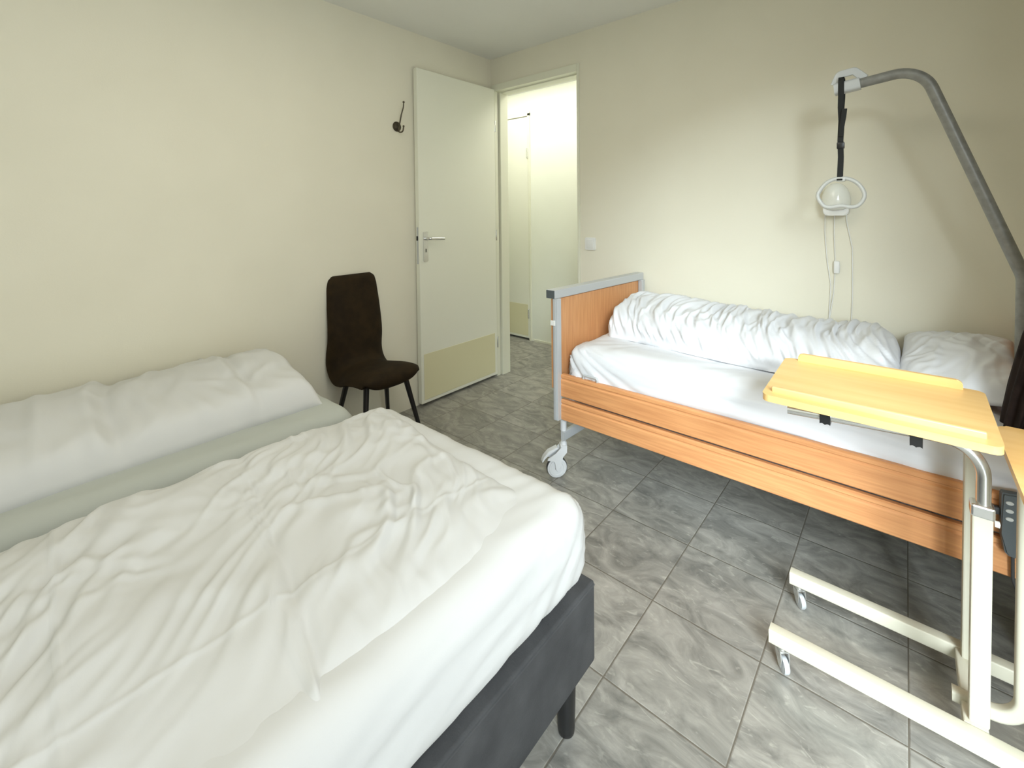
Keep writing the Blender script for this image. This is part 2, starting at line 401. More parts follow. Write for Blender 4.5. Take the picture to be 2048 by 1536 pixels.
t = thing('coat_hook', 'dark pewter double coat hook on the left wall beside the door', 'coat hook', (XL, 1.768, 1.903))
bm = bmesh.new(); lathe(bm, [(.0, 0), (.031, 0), (.033, .003), (.030, .006), (.025, .006), (.023, .009), (.016, .010), (.010, .014), (0, .015)], axis='X', n=28); link('round_backplate', bm, BRONZE, t, 40)
bm = bmesh.new()
pts = fillet([(.010, 0, -.004), (.030, .004, .020), (.040, .010, .075), (.055, .016, .120), (.062, .014, .150)], .03, 6)
tube(bm, pts, .0042, 10, ref=(0, 1, 0), scale=[1.25-.35*i/len(pts) for i in range(len(pts))]); lathe(bm, [(.0, -.008), (.006, -.005), (.0075, 0), (.006, .005), (0, .008)], (.062, .014, .153), n=12); link('long_hook', bm, BRONZE, t, 50)
bm = bmesh.new()
pts = fillet([(.010, 0, -.006), (.022, .002, -.040), (.055, .010, -.040), (.060, .012, -.004)], .018, 6)
tube(bm, pts, .0046, 10, ref=(0, 1, 0)); lathe(bm, [(.0, -.007), (.005, -.005), (.007, 0), (.005, .005), (0, .007)], (.060, .012, -.003), n=12); link('short_hook', bm, BRONZE, t, 50)

# egg-shaped wall lamp with cords
t = thing('sconce', 'white egg-shaped wall lamp with thin cords hanging down the wall', 'wall lamp', (-.250, YB, 1.385))
bm = bmesh.new()
prof = [(0.0, -.058), (.035, -.056), (.052, -.046), (.058, -.030), (.058, -.012), (.054, .014), (.046, .038), (.034, .055), (.018, .066), (0, .069)]
lathe(bm, prof, (0, -.062, 0), n=32); link('glass_shade', bm, GLASS, t, 60)
bm = bmesh.new(); prism(bm, roundpoly(-.050, .050, -.085, -.030, .02), -.075, 0, 'Y', .004); link('wall_bracket', bm, WPLAST, t, 40)
def cord(pts, r=.0021):
    bm = bmesh.new(); P_ = fillet(pts, .12, 6); tube(bm, P_, r, 8, ref=(0, 1, 0)); return link('cord', bm, WPLAST, t, 60)
cord([(-.048, -.010, -.05), (-.050, -.008, -.16), (-.040, -.007, -.30), (-.024, -.007, -.42), (-.030, -.007, -.58), (-.040, -.006, -.90)])
c2 = cord([(-.010, -.010, -.05), (-.012, -.008, -.17), (-.006, -.007, -.33), (-.012, -.007, -.46), (-.032, -.007, -.62), (-.034, -.006, -.90)])
bm = bmesh.new(); box(bm, -.012, .012, -.022, -.004, -.365, -.305, .005, 3); link('inline_switch', bm, WPLAST, c2, 40)
cord([(.036, -.010, -.05), (.038, -.008, -.12), (.060, -.007, -.24), (.062, -.007, -.45), (.058, -.007, -.60), (.062, -.006, -.90)])

# ------------------------------------------------------------------ chair
def make_chair():
    t = thing('dining_chair', 'dark brown upholstered chair with thin black legs against the left wall', 'chair', (-2.315, 1.428, .008), 0)
    # centre profile (x forward, z): from the front lip of the seat to the top of the back
    prof = [(.150, .385), (.185, .402), (.192, .428), (.155, .444), (.08, .440), (0, .430), (-.07, .426), (-.115, .436), (-.145, .466), (-.160, .520), (-.170, .60), (-.182, .70), (-.195, .80), (-.206, .88), (-.213, .935), (-.217, .962)]
    s = [0]
    for a, b in zip(prof, prof[1:]): s.append(s[-1]+math.hypot(b[0]-a[0], b[1]-a[1]))
    Ltot = s[-1]; nu, nv = 84, 44
    us = np.linspace(0, Ltot, nu); px = np.interp(us, s, [p[0] for p in prof]); pz = np.interp(us, s, [p[1] for p in prof])
    for _ in range(3):
        px[1:-1] = (px[:-2]+2*px[1:-1]+px[2:])/4; pz[1:-1] = (pz[:-2]+2*pz[1:-1]+pz[2:])/4
    # half width along the profile
    hw = np.interp(us/Ltot, [0, .04, .12, .28, .42, .50, .62, .80, .93, .975, 1], [.130, .168, .196, .198, .186, .180, .176, .169, .160, .150, .128])
    tx = np.gradient(px); tz = np.gradient(pz); L = np.hypot(tx, tz); nx, nz = tz/L, -tx/L   # outer (rear/under) side
    back = smooth01((us/Ltot-.36)/.2)
    W = np.linspace(-1, 1, nv)
    U, Wg = np.meshgrid(np.arange(nu), W, indexing='ij')
    e = np.abs(Wg)
    # side wings curl forward/upward
    curl = (.030*(1-back[U])+.034*back[U])*e**3 + .050*np.exp(-((us[U]/Ltot-.44)/.12)**2)*e**2.4
    top = -curl      # along +n (outer), negative moves towards the sitter
    th = .026
    seam = sum(.010*np.exp(-((us[U]/Ltot-k)/.009)**2) for k in (.60, .80))*smooth01((.86-e)/.15)
    pil = .010*np.cos(np.clip(Wg, -1, 1)*PI/2)
    edge = np.sqrt(np.clip(1-e**10, 0, 1))
    ue = np.minimum(U, nu-1-U)/3.; ev = np.sqrt(np.clip(1-(1-np.clip(ue, 0, 1))**2, 0, 1))
    thick = th*edge*ev
    def surf(off):
        X = px[U]+nx[U]*(top+off); Z = pz[U]+nz[U]*(top+off); Y = Wg*hw[U]
        return np.stack([X, Y, Z], -1).reshape(-1, 3)
    A = surf(-(thick*.75+pil*edge*ev)+seam); B = surf(thick)
    F = grid_faces(nu, nv) + [f[::-1] for f in grid_faces(nu, nv, nu*nv)]
    n0 = nu*nv
    for i in range(nu-1):
        F.append((i*nv, n0+i*nv, n0+(i+1)*nv, (i+1)*nv)); F.append((i*nv+nv-1, (i+1)*nv+nv-1, n0+(i+1)*nv+nv-1, n0+i*nv+nv-1))
    for j in range(nv-1):
        F.append((j, j+1, n0+j+1, n0+j)); k = (nu-1)*nv; F.append((k+j, n0+k+j, n0+k+j+1, k+j+1))
    npmesh('seat_shell', np.concatenate([A, B]), F, BROWNF, t)
    for sx, sy in ((1, -1), (1, 1), (-1, -1), (-1, 1)):
        bm = bmesh.new(); x0 = .10 if sx > 0 else -.085
        a = Vector((x0, sy*.118, .412)); b = Vector((x0+sx*.085, sy*.190, -.008))
        sweep(bm, [a, (a+b)/2, b], rect(.026, .022, .006), ref=(0, 1, 0), scale=[1.15, .95, .75])
        link('leg', bm, BLACKM, t, 40)
    return t
make_chair()

# ------------------------------------------------------------------ beds on the left
BZ = .39     # top of the box base
def single_bed(name, label, mlabel, x0, x1, yfoot, yhead, sheet, fold_right, seed):
    b = thing(name, label, 'bed', ((x0+x1)/2, yfoot, 0))
    hwid = (x1-x0)/2; Lg = yfoot-yhead
    bm = bmesh.new(); box(bm, -hwid, hwid, -Lg, 0, .18, BZ, .008, 3); link('box_base', bm, BOXF, b, 40)
    bm = bmesh.new(); tube(bm, [(hwid-.001, -Lg+.006, BZ-.008), (hwid-.001, -.006, BZ-.008)], .0035, 8); tube(bm, [(-hwid+.006, -.002, BZ-.008), (hwid-.006, -.002, BZ-.008)], .0035, 8); link('piping', bm, BOXF, b, 40)
    for sx in (-1, 1):
        for yy in (-.055, -Lg+.055):
            bm = bmesh.new(); lathe(bm, [(.0, 0), (.018, 0), (.021, .003), (.022, .012), (.0245, .10), (.0265, .185)], (sx*(hwid-.055), yy, 0), n=24); link('leg', bm, BLACKP, b, 40)
    return b

# near bed
NBx0, NBx1, NBf, NBh = -1.50, -.597, .985, -1.19
single_bed('box_spring_bed', 'low charcoal upholstered bed base nearest the viewer, black round legs', '', NBx0, NBx1, NBf, NBh, COTTON, True, 1)
LBx0, LBx1, LBf, LBh = -2.50, -1.56, .93, -1.19
single_bed('box_spring_bed', 'charcoal bed base along the left wall, hidden beneath its sheeted mattress', '', LBx0, LBx1, LBf, LBh, SHEET, False, 2)

def mattress_disp(x1, yf, z0, z1, seed, amp=1.):
    def D(P, n):
        x, y, z = P[:, 0], P[:, 1], P[:, 2]
        topw = smooth01((n[:, 2]-.2)/.5)
        side = 1-np.abs(n[:, 2])
        low = .004*gnoise(x*3+7, y*3, seed)*topw
        # long soft folds parallel to the bed side, and tension folds fanning from the foot corner
        r = np.hypot(y-yf, z-z1)+.03
        ang = np.arctan2(z1+.03-z, yf+.03-y)
        fan = ridge(r, ang, 0, 1.2, .13, seed+3, .2)*np.exp(-r/.30)*smooth01(r/.06)
        run = ridge(y, z, .18, .5, .05, seed+5, .3)
        sidef = (amp*.007*fan+amp*.0035*run*smooth01((z1-z)/.1)*smooth01((z-z0-.02)/.08))*smooth01(side*1.6)
        soft = .003*fbm(y*4, z*6+x*2, seed+9)*side
        bot = -.010*smooth01((z0+.05-z)/.05)*side
        topf = .0035*ridge(x, y, 1.35, .6, .10, seed+6, .3)*topw
        return low+sidef+soft+bot+topf
    return D
V, F = rounded_box((NBx0+.02, NBh+.02, BZ-.002), (NBx1-.004, NBf-.018, .622), (.055, .06, .075), .014, mattress_disp(NBx1-.004, NBf-.018, BZ, .622, 5, 1.5))
tag(npmesh('mattress', V, F, COTTON), 'mattress in a white fitted sheet on the bed nearest the viewer', 'mattress')
V, F = rounded_box((LBx0+.02, LBh+.02, BZ-.002), (LBx1-.005, LBf-.045, .606), (.06, .06, .06), .02, mattress_disp(LBx1-.02, LBf-.05, BZ, .6, 15))
tag(npmesh('mattress', V, F, SHEET), 'mattress in a pale sheet darkened with duvet shade on the bed along the left wall', 'mattress')

def heap(name, m, fn, nu, nv, base):
    """closed cloth heap: fn(u,v)->(x,y,z) arrays for u,v in 0..1 ; flat underside at z=base"""
    U, Vv = np.meshgrid(np.linspace(0, 1, nu), np.linspace(0, 1, nv), indexing='ij')
    X, Y, Z = fn(U, Vv); P = np.stack([X, Y, Z], -1).reshape(-1, 3)
    # underside: border ring pulled in slightly at base
    Q = P.copy(); Q[:, 2] = base
    c = P.mean(0); Q[:, :2] = c[:2]+(Q[:, :2]-c[:2])*.985
    F = grid_faces(nu, nv)
    Fb = [f[::-1] for f in grid_faces(nu, nv, nu*nv)]
    n0 = nu*nv
    for i in range(nu-1):
        Fb.append((i*nv, n0+i*nv, n0+(i+1)*nv, (i+1)*nv)); Fb.append((i*nv+nv-1, (i+1)*nv+nv-1, n0+(i+1)*nv+nv-1, n0+i*nv+nv-1))
    for j in range(nv-1):
        Fb.append((j, j+1, n0+j+1, n0+j)); k = (nu-1)*nv; Fb.append((k+j, n0+k+j, n0+k+j+1, k+j+1))
    return npmesh(name, np.concatenate([P, Q]), F+Fb, m)

# near duvet, spread over the bed
def duvet_near(U, V):
    # V: 0 foot end .. 1 head ; U: 0 left .. 1 right
    yf = .905-.055*U+.010*np.sin(U*7+1); yh = -1.15
    Y = yf+(yh-yf)*V
    xl = -1.445+.012*gnoise(Y*5, Y*0+.3, 3)-.0*V
    xr = -.668-.008*np.sin(Y*9)+.042*smooth01((.315-Y)/.02)
    X = xl+(xr-xl)*U
    db = np.minimum(np.minimum(U*(xr-xl), (1-U)*(xr-xl)*1.0), np.minimum(V*(yf-yh), (1-V)*(yf-yh)))
    dl, dr, df = U*(xr-xl), (1-U)*(xr-xl), V*(yf-yh)
    prof = (1-np.exp(-dl/.030))*(1-np.exp(-dr/.020))*(1-np.exp(-df/.022))
    body = .030-.012*smooth01((Y-.55)/.3)-.010*smooth01((.25-Y)/.3)+.022*np.exp(-((X+1.30)/.16)**2)+.012*np.exp(-((X+1.0)/.25)**2)-.020*smooth01((X+.95)/.35)
    wr = 0
    zone = .35+.65*smooth01((X+1.52)/.15)
    wr = wr+.013*ridge(X, Y, 2.25, .34, .070, 21, .5)*np.clip(.6+1.3*gnoise(X*3, Y*3, 70), 0, 1.3)
    wr = wr+.008*ridge(X, Y, 2.55, .22, .050, 22, .6)*smooth01(.5+1.5*gnoise(X*2.5+4, Y*2.5, 71))
    wr = wr+.011*ridge(X, Y, 1.85, .26, .10, 23, .5)*np.clip(.6+1.4*gnoise(X*2.4+9, Y*2.4, 73), 0, 1.3)
    wr = wr+.004*ridge(X, Y, 1.0, .2, .06, 25, .5)*smooth01(.0+2*gnoise(X*2.8+2, Y*2.8+5, 74))
    wr = wr+.010*fbm(X*3.4, Y*3.4, 24, 2)
    zf = 1-.45*smooth01((-.05-Y)/.3)
    fr = 1-.55*smooth01((X+.85)/.15)
    h = prof*(body+wr*zone*zf*fr)
    # ironed creases
    ln = lambda x0, y0, x1, y1: np.abs((X-x0)*(y1-y0)-(Y-y0)*(x1-x0))/math.hypot(x1-x0, y1-y0)
    h = h+prof*(.0050*crease(ln(-1.235, .396, -.622, .298)+.006*np.sin(X*13), .0045)
                +.005*crease(ln(-1.40, .075, -.70, .035), .005)+.0025*crease(ln(-.835, 1.0, -.84, -1.), .005)
                -.006*crease(ln(-1.235, .406, -.622, .308), .014))
    # corner flap step by the crease at the right edge
    h = h-.010*smooth01((.297-Y)/.012)*smooth01((X+.80)/.12)*prof
    droop = np.clip(X+.668, 0, 1)**2/.15
    return X, Y, .617+h-droop
tag(heap('duvet', COTTON, duvet_near, 190, 380, .610), 'rumpled white duvet spread over the bed nearest the viewer', 'duvet')

# left duvet folded into a long band against the wall
def duvet_left(U, V):
    yf = .84+.02*np.sin(U*5); yh = -1.12
    Y = yf+(yh-yf)*V
    xr = -1.695+.012*gnoise(Y*4, Y*0+.7, 8)+.02*V; xl = -2.535
    X = xl+(xr-xl)*U
    dr, df, dl = (1-U)*(xr-xl), V*(yf-yh), U*(xr-xl)
    prof = (1-np.exp(-(dr/.022)))*(1-np.exp(-df/.020))
    body = .090+.050*np.exp(-((X+2.05)/.22)**2)-.065*smooth01((-2.22-X)/.3)
    wob = .035*gnoise(X*4, X*0+.5, 5)
    tr = .016*crease(Y-.60+.10*(X+1.7)+wob, .022)-.014*crease(Y-.565+.10*(X+1.7)+wob, .020)+.020*crease(Y-.215+.12*(X+1.7)+wob, .026)-.016*crease(Y-.17+.12*(X+1.7)+wob, .022)-.012*crease(Y+.02+.05*X, .02)
    wr = .006*ridge(X, Y, .35, .30, .13, 31, .4)+.008*ridge(X, Y, -.3, .35, .16, 32, .4)+.010*fbm(X*2.6, Y*2.2, 33, 2)
    return X, Y, .603+prof*(body-tr*.8+wr)
tag(heap('duvet', COTTON, duvet_left, 120, 260, .598), 'white duvet folded into a long band against the left wall', 'duvet')

# ------------------------------------------------------------------ hospital bed
HB = thing('hospital_bed', 'wheeled care bed with orange beech rails and footboard along the back wall', 'bed', (-.45, 2.22, 0))
def L_(p): return (p[0]+.45, p[1]-2.22, p[2])
def hb(bm): bm.transform(Matrix.Translation((.45, -2.22, 0))); return bm
skew = .060   # footboard stands slightly askew
def fx(y, x): return x+skew*(y-1.80)/.82
def fbm_box(bm, xa, xb, ya, yb, za, zb, bev=.002):
    b = bmesh.new(); box(b, xa, xb, ya, yb, za, zb, bev)
    for v in b.verts: v.co.x = fx(v.co.y, v.co.x)
    merge(bm, b)
bm = bmesh.new(); fbm_box(bm, -1.338, -1.316, 1.806, 2.625, .455, .900); link('footboard_panel', hb(bm), BEECHV, HB)
bm = bmesh.new(); fbm_box(bm, -1.350, -1.298, 1.786, 2.640, .905, .948, .004); fr = link('footboard_cap_rail', hb(bm), GREYM, HB)
bm = bmesh.new(); fbm_box(bm, -1.348, -1.300, 1.783, 1.787, .907, .946, .001); link('end_cap', hb(bm), HANDSET, fr)
for ya in (1.788, 2.600):
    bm = bmesh.new(); fbm_box(bm, -1.314, -1.286, ya, ya+.032, .305, .906, .003)
    if ya < 2: fbm_box(bm, -1.306, -1.294, ya-.004, ya, .31, .90, .001)
    po = link('corner_post', hb(bm), GREYM, HB)
    if ya < 2:
        bm = bmesh.new(); box(bm, -1.322, -1.296, ya-.010, ya-.003, .775, .800, .002); link('release_button', hb(bm), WPLAST, po)
# slatted frame, side rails
bm = bmesh.new(); box(bm, -1.27, .35, 1.86, 1.90, .34, .385, .003); box(bm, -1.27, .35, 2.55, 2.59, .34, .385, .003)
for k in range(12): box(bm, -1.22+k*.135, -1.16+k*.135, 1.88, 2.57, .385, .395, .002)
link('mattress_frame', hb(bm), GREYM, HB)
def plank(z0, z1, y0):
    # moulded board: bead near the top edge
    pr = [(0, z0+.004), (.004, z0), (.022, z0), (.022, z1), (.006, z1), (.001, z1-.004), (0, z1-.016), (.0045, z1-.020), (.0045, z1-.024), (.0, z1-.030)]
    bm = bmesh.new(); A = []; 
    for x in (-1.285, .262):
        A.append([bm.verts.new((x, y0+a, z)) for a, z in pr])
    n = len(pr)
    for j in range(n): bm.faces.new((A[0][j], A[0][(j+1) % n], A[1][(j+1) % n], A[1][j]))
    bm.faces.new(A[0]); bm.faces.new(A[1][::-1])
    return bm
for y0 in (1.812, 2.618):
    for z0, z1 in ((.421, .532), (.305, .408)):
        link('side_rail', hb(plank(z0, z1, y0)), BEECH, HB)
bm = bmesh.new()
bm.free()
for x in (-1.24, .20):
    bm = bmesh.new(); box(bm, x-.015, x+.015, 1.836, 1.848, .31, .52, .002)
    link('rail_slide', hb(bm), GREYM, HB)
# under-frame
bm = bmesh.new()
sweep(bm, [(-1.290, 1.83, .215), (-1.255, 2.60, .215)], rect(.022, .045, .004)); link('foot_crossbar', hb(bm), GREYM, HB, 40)
bm = bmesh.new(); sweep(bm, [(.30, 1.86, .215), (.30, 2.58, .215)], rect(.022, .045, .004)); link('head_crossbar', hb(bm), GREYM, HB, 40)
for ya, xa in ((1.850, -1.299), (2.60, -1.24), (1.86, .30), (2.58, .30)):
    bm = bmesh.new(); lathe(bm, [(.0, .16), (.010, .16), (.010, .232), (.016, .236), (.016, .285), (.010, .290), (.010, .36), (0, .36)], (xa, ya, 0), n=18); lg = link('leg_stem', hb(bm), CAST, HB, 40)
    # caster: wheel, fork, brake pedal -- built around local origin then turned
    rot = math.radians(-148 if xa < -1 else -60)
    Mx = Matrix.Translation((xa, ya, 0)) @ Matrix.Rotation(math.radians(230) if xa < -1 else 1.0, 4, 'Z')
    b = bmesh.new(); lathe(b, [(.0, -.011), (.030, -.011), (.032, -.013), (.040, -.013), (.042, -.010), (.049, -.009), (.051, -.004), (.051, .004), (.049, .009), (.042, .010), (.040, .013), (.032, .013), (.030, .011), (0, .011)], (.036, 0, .051), axis='Y', n=36)
    bm = bmesh.new(); merge(bm, b, Mx); wv = link('caster_wheel', hb(bm), CAST, HB, 40)
    b = bmesh.new(); lathe(b, [(.0505, -.0078), (.0525, -.006), (.0525, .006), (.0505, .0078)], (.036, 0, .0527), axis='Y', n=36)
    bm = bmesh.new(); merge(bm, b, Mx); link('tyre', hb(bm), CASTD, wv, 40)
    b = bmesh.new()
    for sy in (-1, 1):
        prism(b, [(-.012, .165), (.012, .165), (.045, .130), (.085, .108), (.088, .098), (.060, .094), (.050, .090), (.047, .050), (.036, .040), (.025, .050), (.010, .110), (-.012, .130)], sy*.020-.003, sy*.020+.003, 'Y', .0015)
    box(b, -.014, .020, -.020, .020, .140, .166, .004)
    lathe(b, [(0, .150), (.016, .150), (.017, .172), (.013, .180), (0, .180)], (0, 0, 0), n=20)
    bm = bmesh.new(); merge(bm, b, Mx); fk = link('caster_fork', hb(bm), CAST, HB, 40)
    b = bmesh.new(); prism(b, [(.030, .150), (.075, .128), (.098, .108), (.110, .088), (.114, .090), (.104, .114), (.080, .140), (.036, .158)], -.016, .016, 'Y', .0015)
    bm = bmesh.new(); merge(bm, b, Mx); link('brake_pedal', hb(bm), CAST, fk, 40)
# mattress retainers
bm = bmesh.new()
pts = fillet([(.060, 1.848, .47), (.060, 1.852, .555), (.200, 1.852, .555), (.200, 1.848, .47)], .018)
tube(bm, pts, .0075, 12, ref=(0, 1, 0)); link('mattress_retainer', hb(bm), mat('grey_retainer', (.12, .14, .14), .4)[0], HB, 40)
bm = bmesh.new(); pts = fillet([(-1.165, 1.829, .50), (-1.165, 1.829, .549), (-1.09, 1.829, .549), (-1.09, 1.829, .50)], .01)
tube(bm, pts, .006, 10, ref=(0, 1, 0)); link('mattress_retainer', hb(bm), GREYM, HB, 40)
# headboard (mostly outside the frame)
bm = bmesh.new(); box(bm, .338, .360, 1.81, 2.63, .45, .90, .003); link('headboard_panel', hb(bm), BEECHV, HB)

HZ = .675
def hosp_disp(P, n):
    x, y, z = P[:, 0], P[:, 1], P[:, 2]
    top = smooth01((n[:, 2]-.3)/.5); side = 1-np.abs(n[:, 2])
    x0, z1 = -1.27, HZ+.02
    r = np.hypot(x-x0, z-z1)+.02
    ang = np.arctan2(z1-z, x-x0+.02)
    f1 = ridge(r, ang, 0, 1.1, .115, 41, .25)
    fan = .020*f1*np.exp(-(r/.45)**1.6)*smooth01(r/.08)
    s2 = .014*ridge(x, z, -.10, .8, .06, 44, .35)*smooth01((x+1.1)/.4)
    corner = .010*ridge(y*0+z, y, 0, .5, .045, 46, .3)*smooth01((-1.15-x)/.08)
    low = .004*fbm(x*3, z*6+y*3, 45, 2)
    near = (y < 2.0)
    d = np.where(near, (fan+s2)*smooth01(side*1.4+.25), 0)+corner*side
    return d+low+top*.004*ridge(x, y, .5, .5, .07, 47, .4)
V, F = rounded_box((-1.268, 1.845, .397), (.288, 2.575, HZ), (.085, .075, .085), .013, hosp_disp)
tag(npmesh('mattress', V, F, COTTON_B), 'thick mattress in a creased white sheet on the wheeled care bed', 'mattress')

# duvet rolled along the back half of the hospital bed
def duvet_roll():
    nu, nv = 300, 110
    u = np.linspace(0, 1, nu); a = np.linspace(0, 2*PI, nv, endpoint=False)
    U, A = np.meshgrid(u, a, indexing='ij')
    x0, x1 = -1.205, -.005
    Xc = x0+(x1-x0)*U
    # front edge runs from y=2.06 at the foot to ~1.97 near the table
    yfr = 2.075-.075*U+.010*np.sin(U*9); ybk = 2.62
    yc = (yfr+ybk)/2; ry = (ybk-yfr)/2
    endk = (np.clip(1-(1-np.clip(U/.045, 0, 1))**2.2, 0, 1)**.5)*(np.clip(1-(1-np.clip((1-U)/.07, 0, 1))**2.0, 0, 1)**.5)
    hgt = .150-.010*U+.010*np.sin(U*5+1)
    ca, sa = np.cos(A), np.sin(A)
    ex = 1.0
    Y = yc+ry*np.sign(ca)*np.abs(ca)**.85*(.35+.65*endk)
    up = np.where(sa > 0, 1, .0)
    zz = np.where(sa > 0, np.abs(sa)**.70*hgt, -np.abs(sa)**.7*.004)
    # profile leans: higher toward the wall side
    Z = HZ+.006+zz*(.25+.75*endk)
    lean = smooth01((Y-yfr)/(ybk-yfr)); Z = Z+np.where(sa > 0, 1, 0)*endk*.020*(lean-.4)*np.abs(sa)
    # wrinkles wrapping around the roll
    s = np.clip(A/PI, 0, 1)
    wx = Xc+.10*np.sin(s*3.0)+.05*gnoise(Xc*3, s*3, 50)
    w1 = ridge(wx, s*.45, 1.45, .35, .034, 51, .45)
    w2 = ridge(wx, s*.45, 1.15, .25, .055, 52, .5)
    w3 = ridge(wx, s*.45, 1.9, .22, .045, 53, .5)
    w = (.012*w1+.012*w2+.008*w3)*smooth01(np.sin(np.clip(A, 0, PI))*3)*endk+.008*fbm(Xc*6, s*2, 54, 2)
    m = np.where(sa > -.02, 1, 0)
    ny = ca; nz = np.maximum(sa, .0)
    Y = Y+ny*w*m; Z = Z+nz*w*m
    X = Xc-.03*np.sin(np.clip(A, 0, PI))*(1-smooth01(U/.06))*0
    P = np.stack([X, Y, Z], -1)
    P[..., 1] = np.minimum(P[..., 1], YB-.012)
    P = P.reshape(-1, 3)
    F = [(i*nv+j, (i+1)*nv+j, (i+1)*nv+(j+1) % nv, i*nv+(j+1) % nv) for i in range(nu-1) for j in range(nv)]
    F = [f[::-1] for f in F]
    F.append(tuple(range(nv))); F.append(tuple((nu-1)*nv+j for j in range(nv))[::-1])
    return P, F
P_, F_ = duvet_roll()
tag(npmesh('duvet', P_, F_, COTTON_B), 'wrinkled white duvet rolled lengthwise on the wheeled care bed', 'duvet')

def pillow():
    nu = nv = 90
    U, V = np.meshgrid(np.linspace(-1, 1, nu), np.linspace(-1, 1, nv), indexing='ij')
    hx, hy = .168, .30
    k = (1-np.abs(U)**2.6)*(1-np.abs(V)**2.6); k = np.clip(k, 0, 1)**.36
    X = hx*U*(1-.06*(1-V**2)); Y = hy*V*(1-.05*(1-U**2))
    w = .007*ridge(U*.3, V*.3, .9, .25, .09, 61, .4)+.006*ridge(U*.3, V*.3, 1.9, .3, .12, 62, .4)+.008*fbm(U*2, V*2, 63, 2)
    T_ = .075
    A = np.stack([X, Y, (T_+w)*k], -1).reshape(-1, 3); B = np.stack([X, Y, -.045*k], -1).reshape(-1, 3)
    F = grid_faces(nu, nv)+[f[::-1] for f in grid_faces(nu, nv, nu*nv)]
    n0 = nu*nv
    for i in range(nu-1):
        F.append((i*nv, n0+i*nv, n0+(i+1)*nv, (i+1)*nv)); F.append((i*nv+nv-1, (i+1)*nv+nv-1, n0+(i+1)*nv+nv-1, n0+i*nv+nv-1))
    for j in range(nv-1):
        F.append((j, j+1, n0+j+1, n0+j)); q = (nu-1)*nv; F.append((q+j, n0+q+j, n0+q+j+1, q+j+1))
    o = npmesh('pillow', np.concatenate([A, B]), F, COTTON_B)
    o.location = (.150, 2.335, HZ+.064); o.rotation_euler = (math.radians(6), math.radians(-7), math.radians(-4))
    return o
tag(pillow(), 'plump white pillow at the head end of the wheeled care bed', 'pillow')

# ------------------------------------------------------------------ trapeze pole with grip
t = thing('bed_trapeze_pole', 'grey bent lifting pole standing at the head of the care bed', 'lifting pole', (.312, 2.30, 0))
bm = bmesh.new()
arm = fillet([(0, 0, .20), (0, 0, 1.09), (-.268, 0, 1.862), (-.475, 0, 1.835)], [.10, .105], 10)
arm = [Vector(a) for a in arm]
tube(bm, arm, .0195, 18, ref=(0, 1, 0)); link('pole', bm, TRAP, t, 50)
bm = bmesh.new(); sweep(bm, [(-.455, 0, 1.837), (-.541, 0, 1.826)], rect(.050, .046, .010), ref=(0, 0, 1)); ec = link('end_clamp', bm, GREYM, t, 40)
bm = bmesh.new(); pts = fillet([(-.540, 0, 1.845), (-.525, 0, 1.885), (-.475, 0, 1.892), (-.440, 0, 1.855)], .012, 5); sweep(bm, pts, rect(.030, .008, .003), ref=(0, 1, 0)); link('hanger_loop', bm, GREYM, ec, 40)
bm = bmesh.new(); lathe(bm, [(0, .20), (.026, .20), (.026, .33), (0, .33)], n=20); link('mounting_sleeve', bm, GREYM, t, 40)

t = thing('trapeze_grip', 'pale triangular hand grip hanging on a black strap from the lifting pole', 'hand grip', (-.205, 2.30, 1.395))
def strap_piece(bm, pts, wd=.020, th=.0035, tw=0):
    sweep(bm, pts, rect(wd, th, .0012), ref=(0, 1, 0))
bm = bmesh.new()
strap_piece(bm, [(0.001, -.026, .462), (.001, -.027, .40), (-.001, -.014, .355), (.001, -.008, .30), (-.002, -.006, .22), (.000, -.005, .15), (-.003, -.004, .07), (-.003, -.016, .055)])
strap_piece(bm, [(0.001, .026, .462), (.001, .026, .40), (-.001, .010, .34), (.001, .002, .28), (-.002, .001, .22), (.000, .000, .15), (-.003, .004, .06)])
strap_piece(bm, [(0.001, -.026, .460), (.001, -.018, .474), (.001, .018, .474), (.001, .026, .460)])
strap_piece(bm, [(.001, -.012, .235), (.003, -.018, .27), (.010, -.022, .315), (.013, -.024, .345)], .018)
st = link('strap', bm, STRAP, t, 40)
bm = bmesh.new(); box(bm, -.014, .012, -.013, .008, .185, .212, .003); link('strap_buckle', bm, BLACKP, st, 40)
bm = bmesh.new()
ring = [(-.080, -.010), (-.060, -.048), (-.035, -.056), (.0, -.050), (.035, -.056), (.062, -.047), (.079, -.012), (.068, .024), (.045, .050), (.018, .062), (0, .063), (-.018, .062), (-.045, .050), (-.068, .024)]
# closed smooth curve through the points
def cr(P, n=5):
    out = []; m = len(P)
    for i in range(m):
        p0, p1, p2, p3 = [np.array(P[(i+k-1) % m]) for k in range(4)]
        for q in range(n):
            s = q/n; out.append(tuple(.5*((2*p1)+(-p0+p2)*s+(2*p0-5*p1+4*p2-p3)*s*s+(-p0+3*p1-3*p2+p3)*s**3)))
    return out
sweep(bm, [(a, 0, b) for a, b in cr(ring)], [(x*1.0, y*1.35) for x, y in circ(.0078, 14)], ref=(0, 1, 0), closed=True); link('grip_ring', bm, RINGM, t, 60)
bm = bmesh.new(); box(bm, -.016, .016, -.013, .013, .050, .068, .004); link('strap_holder', bm, RINGM, t, 40)

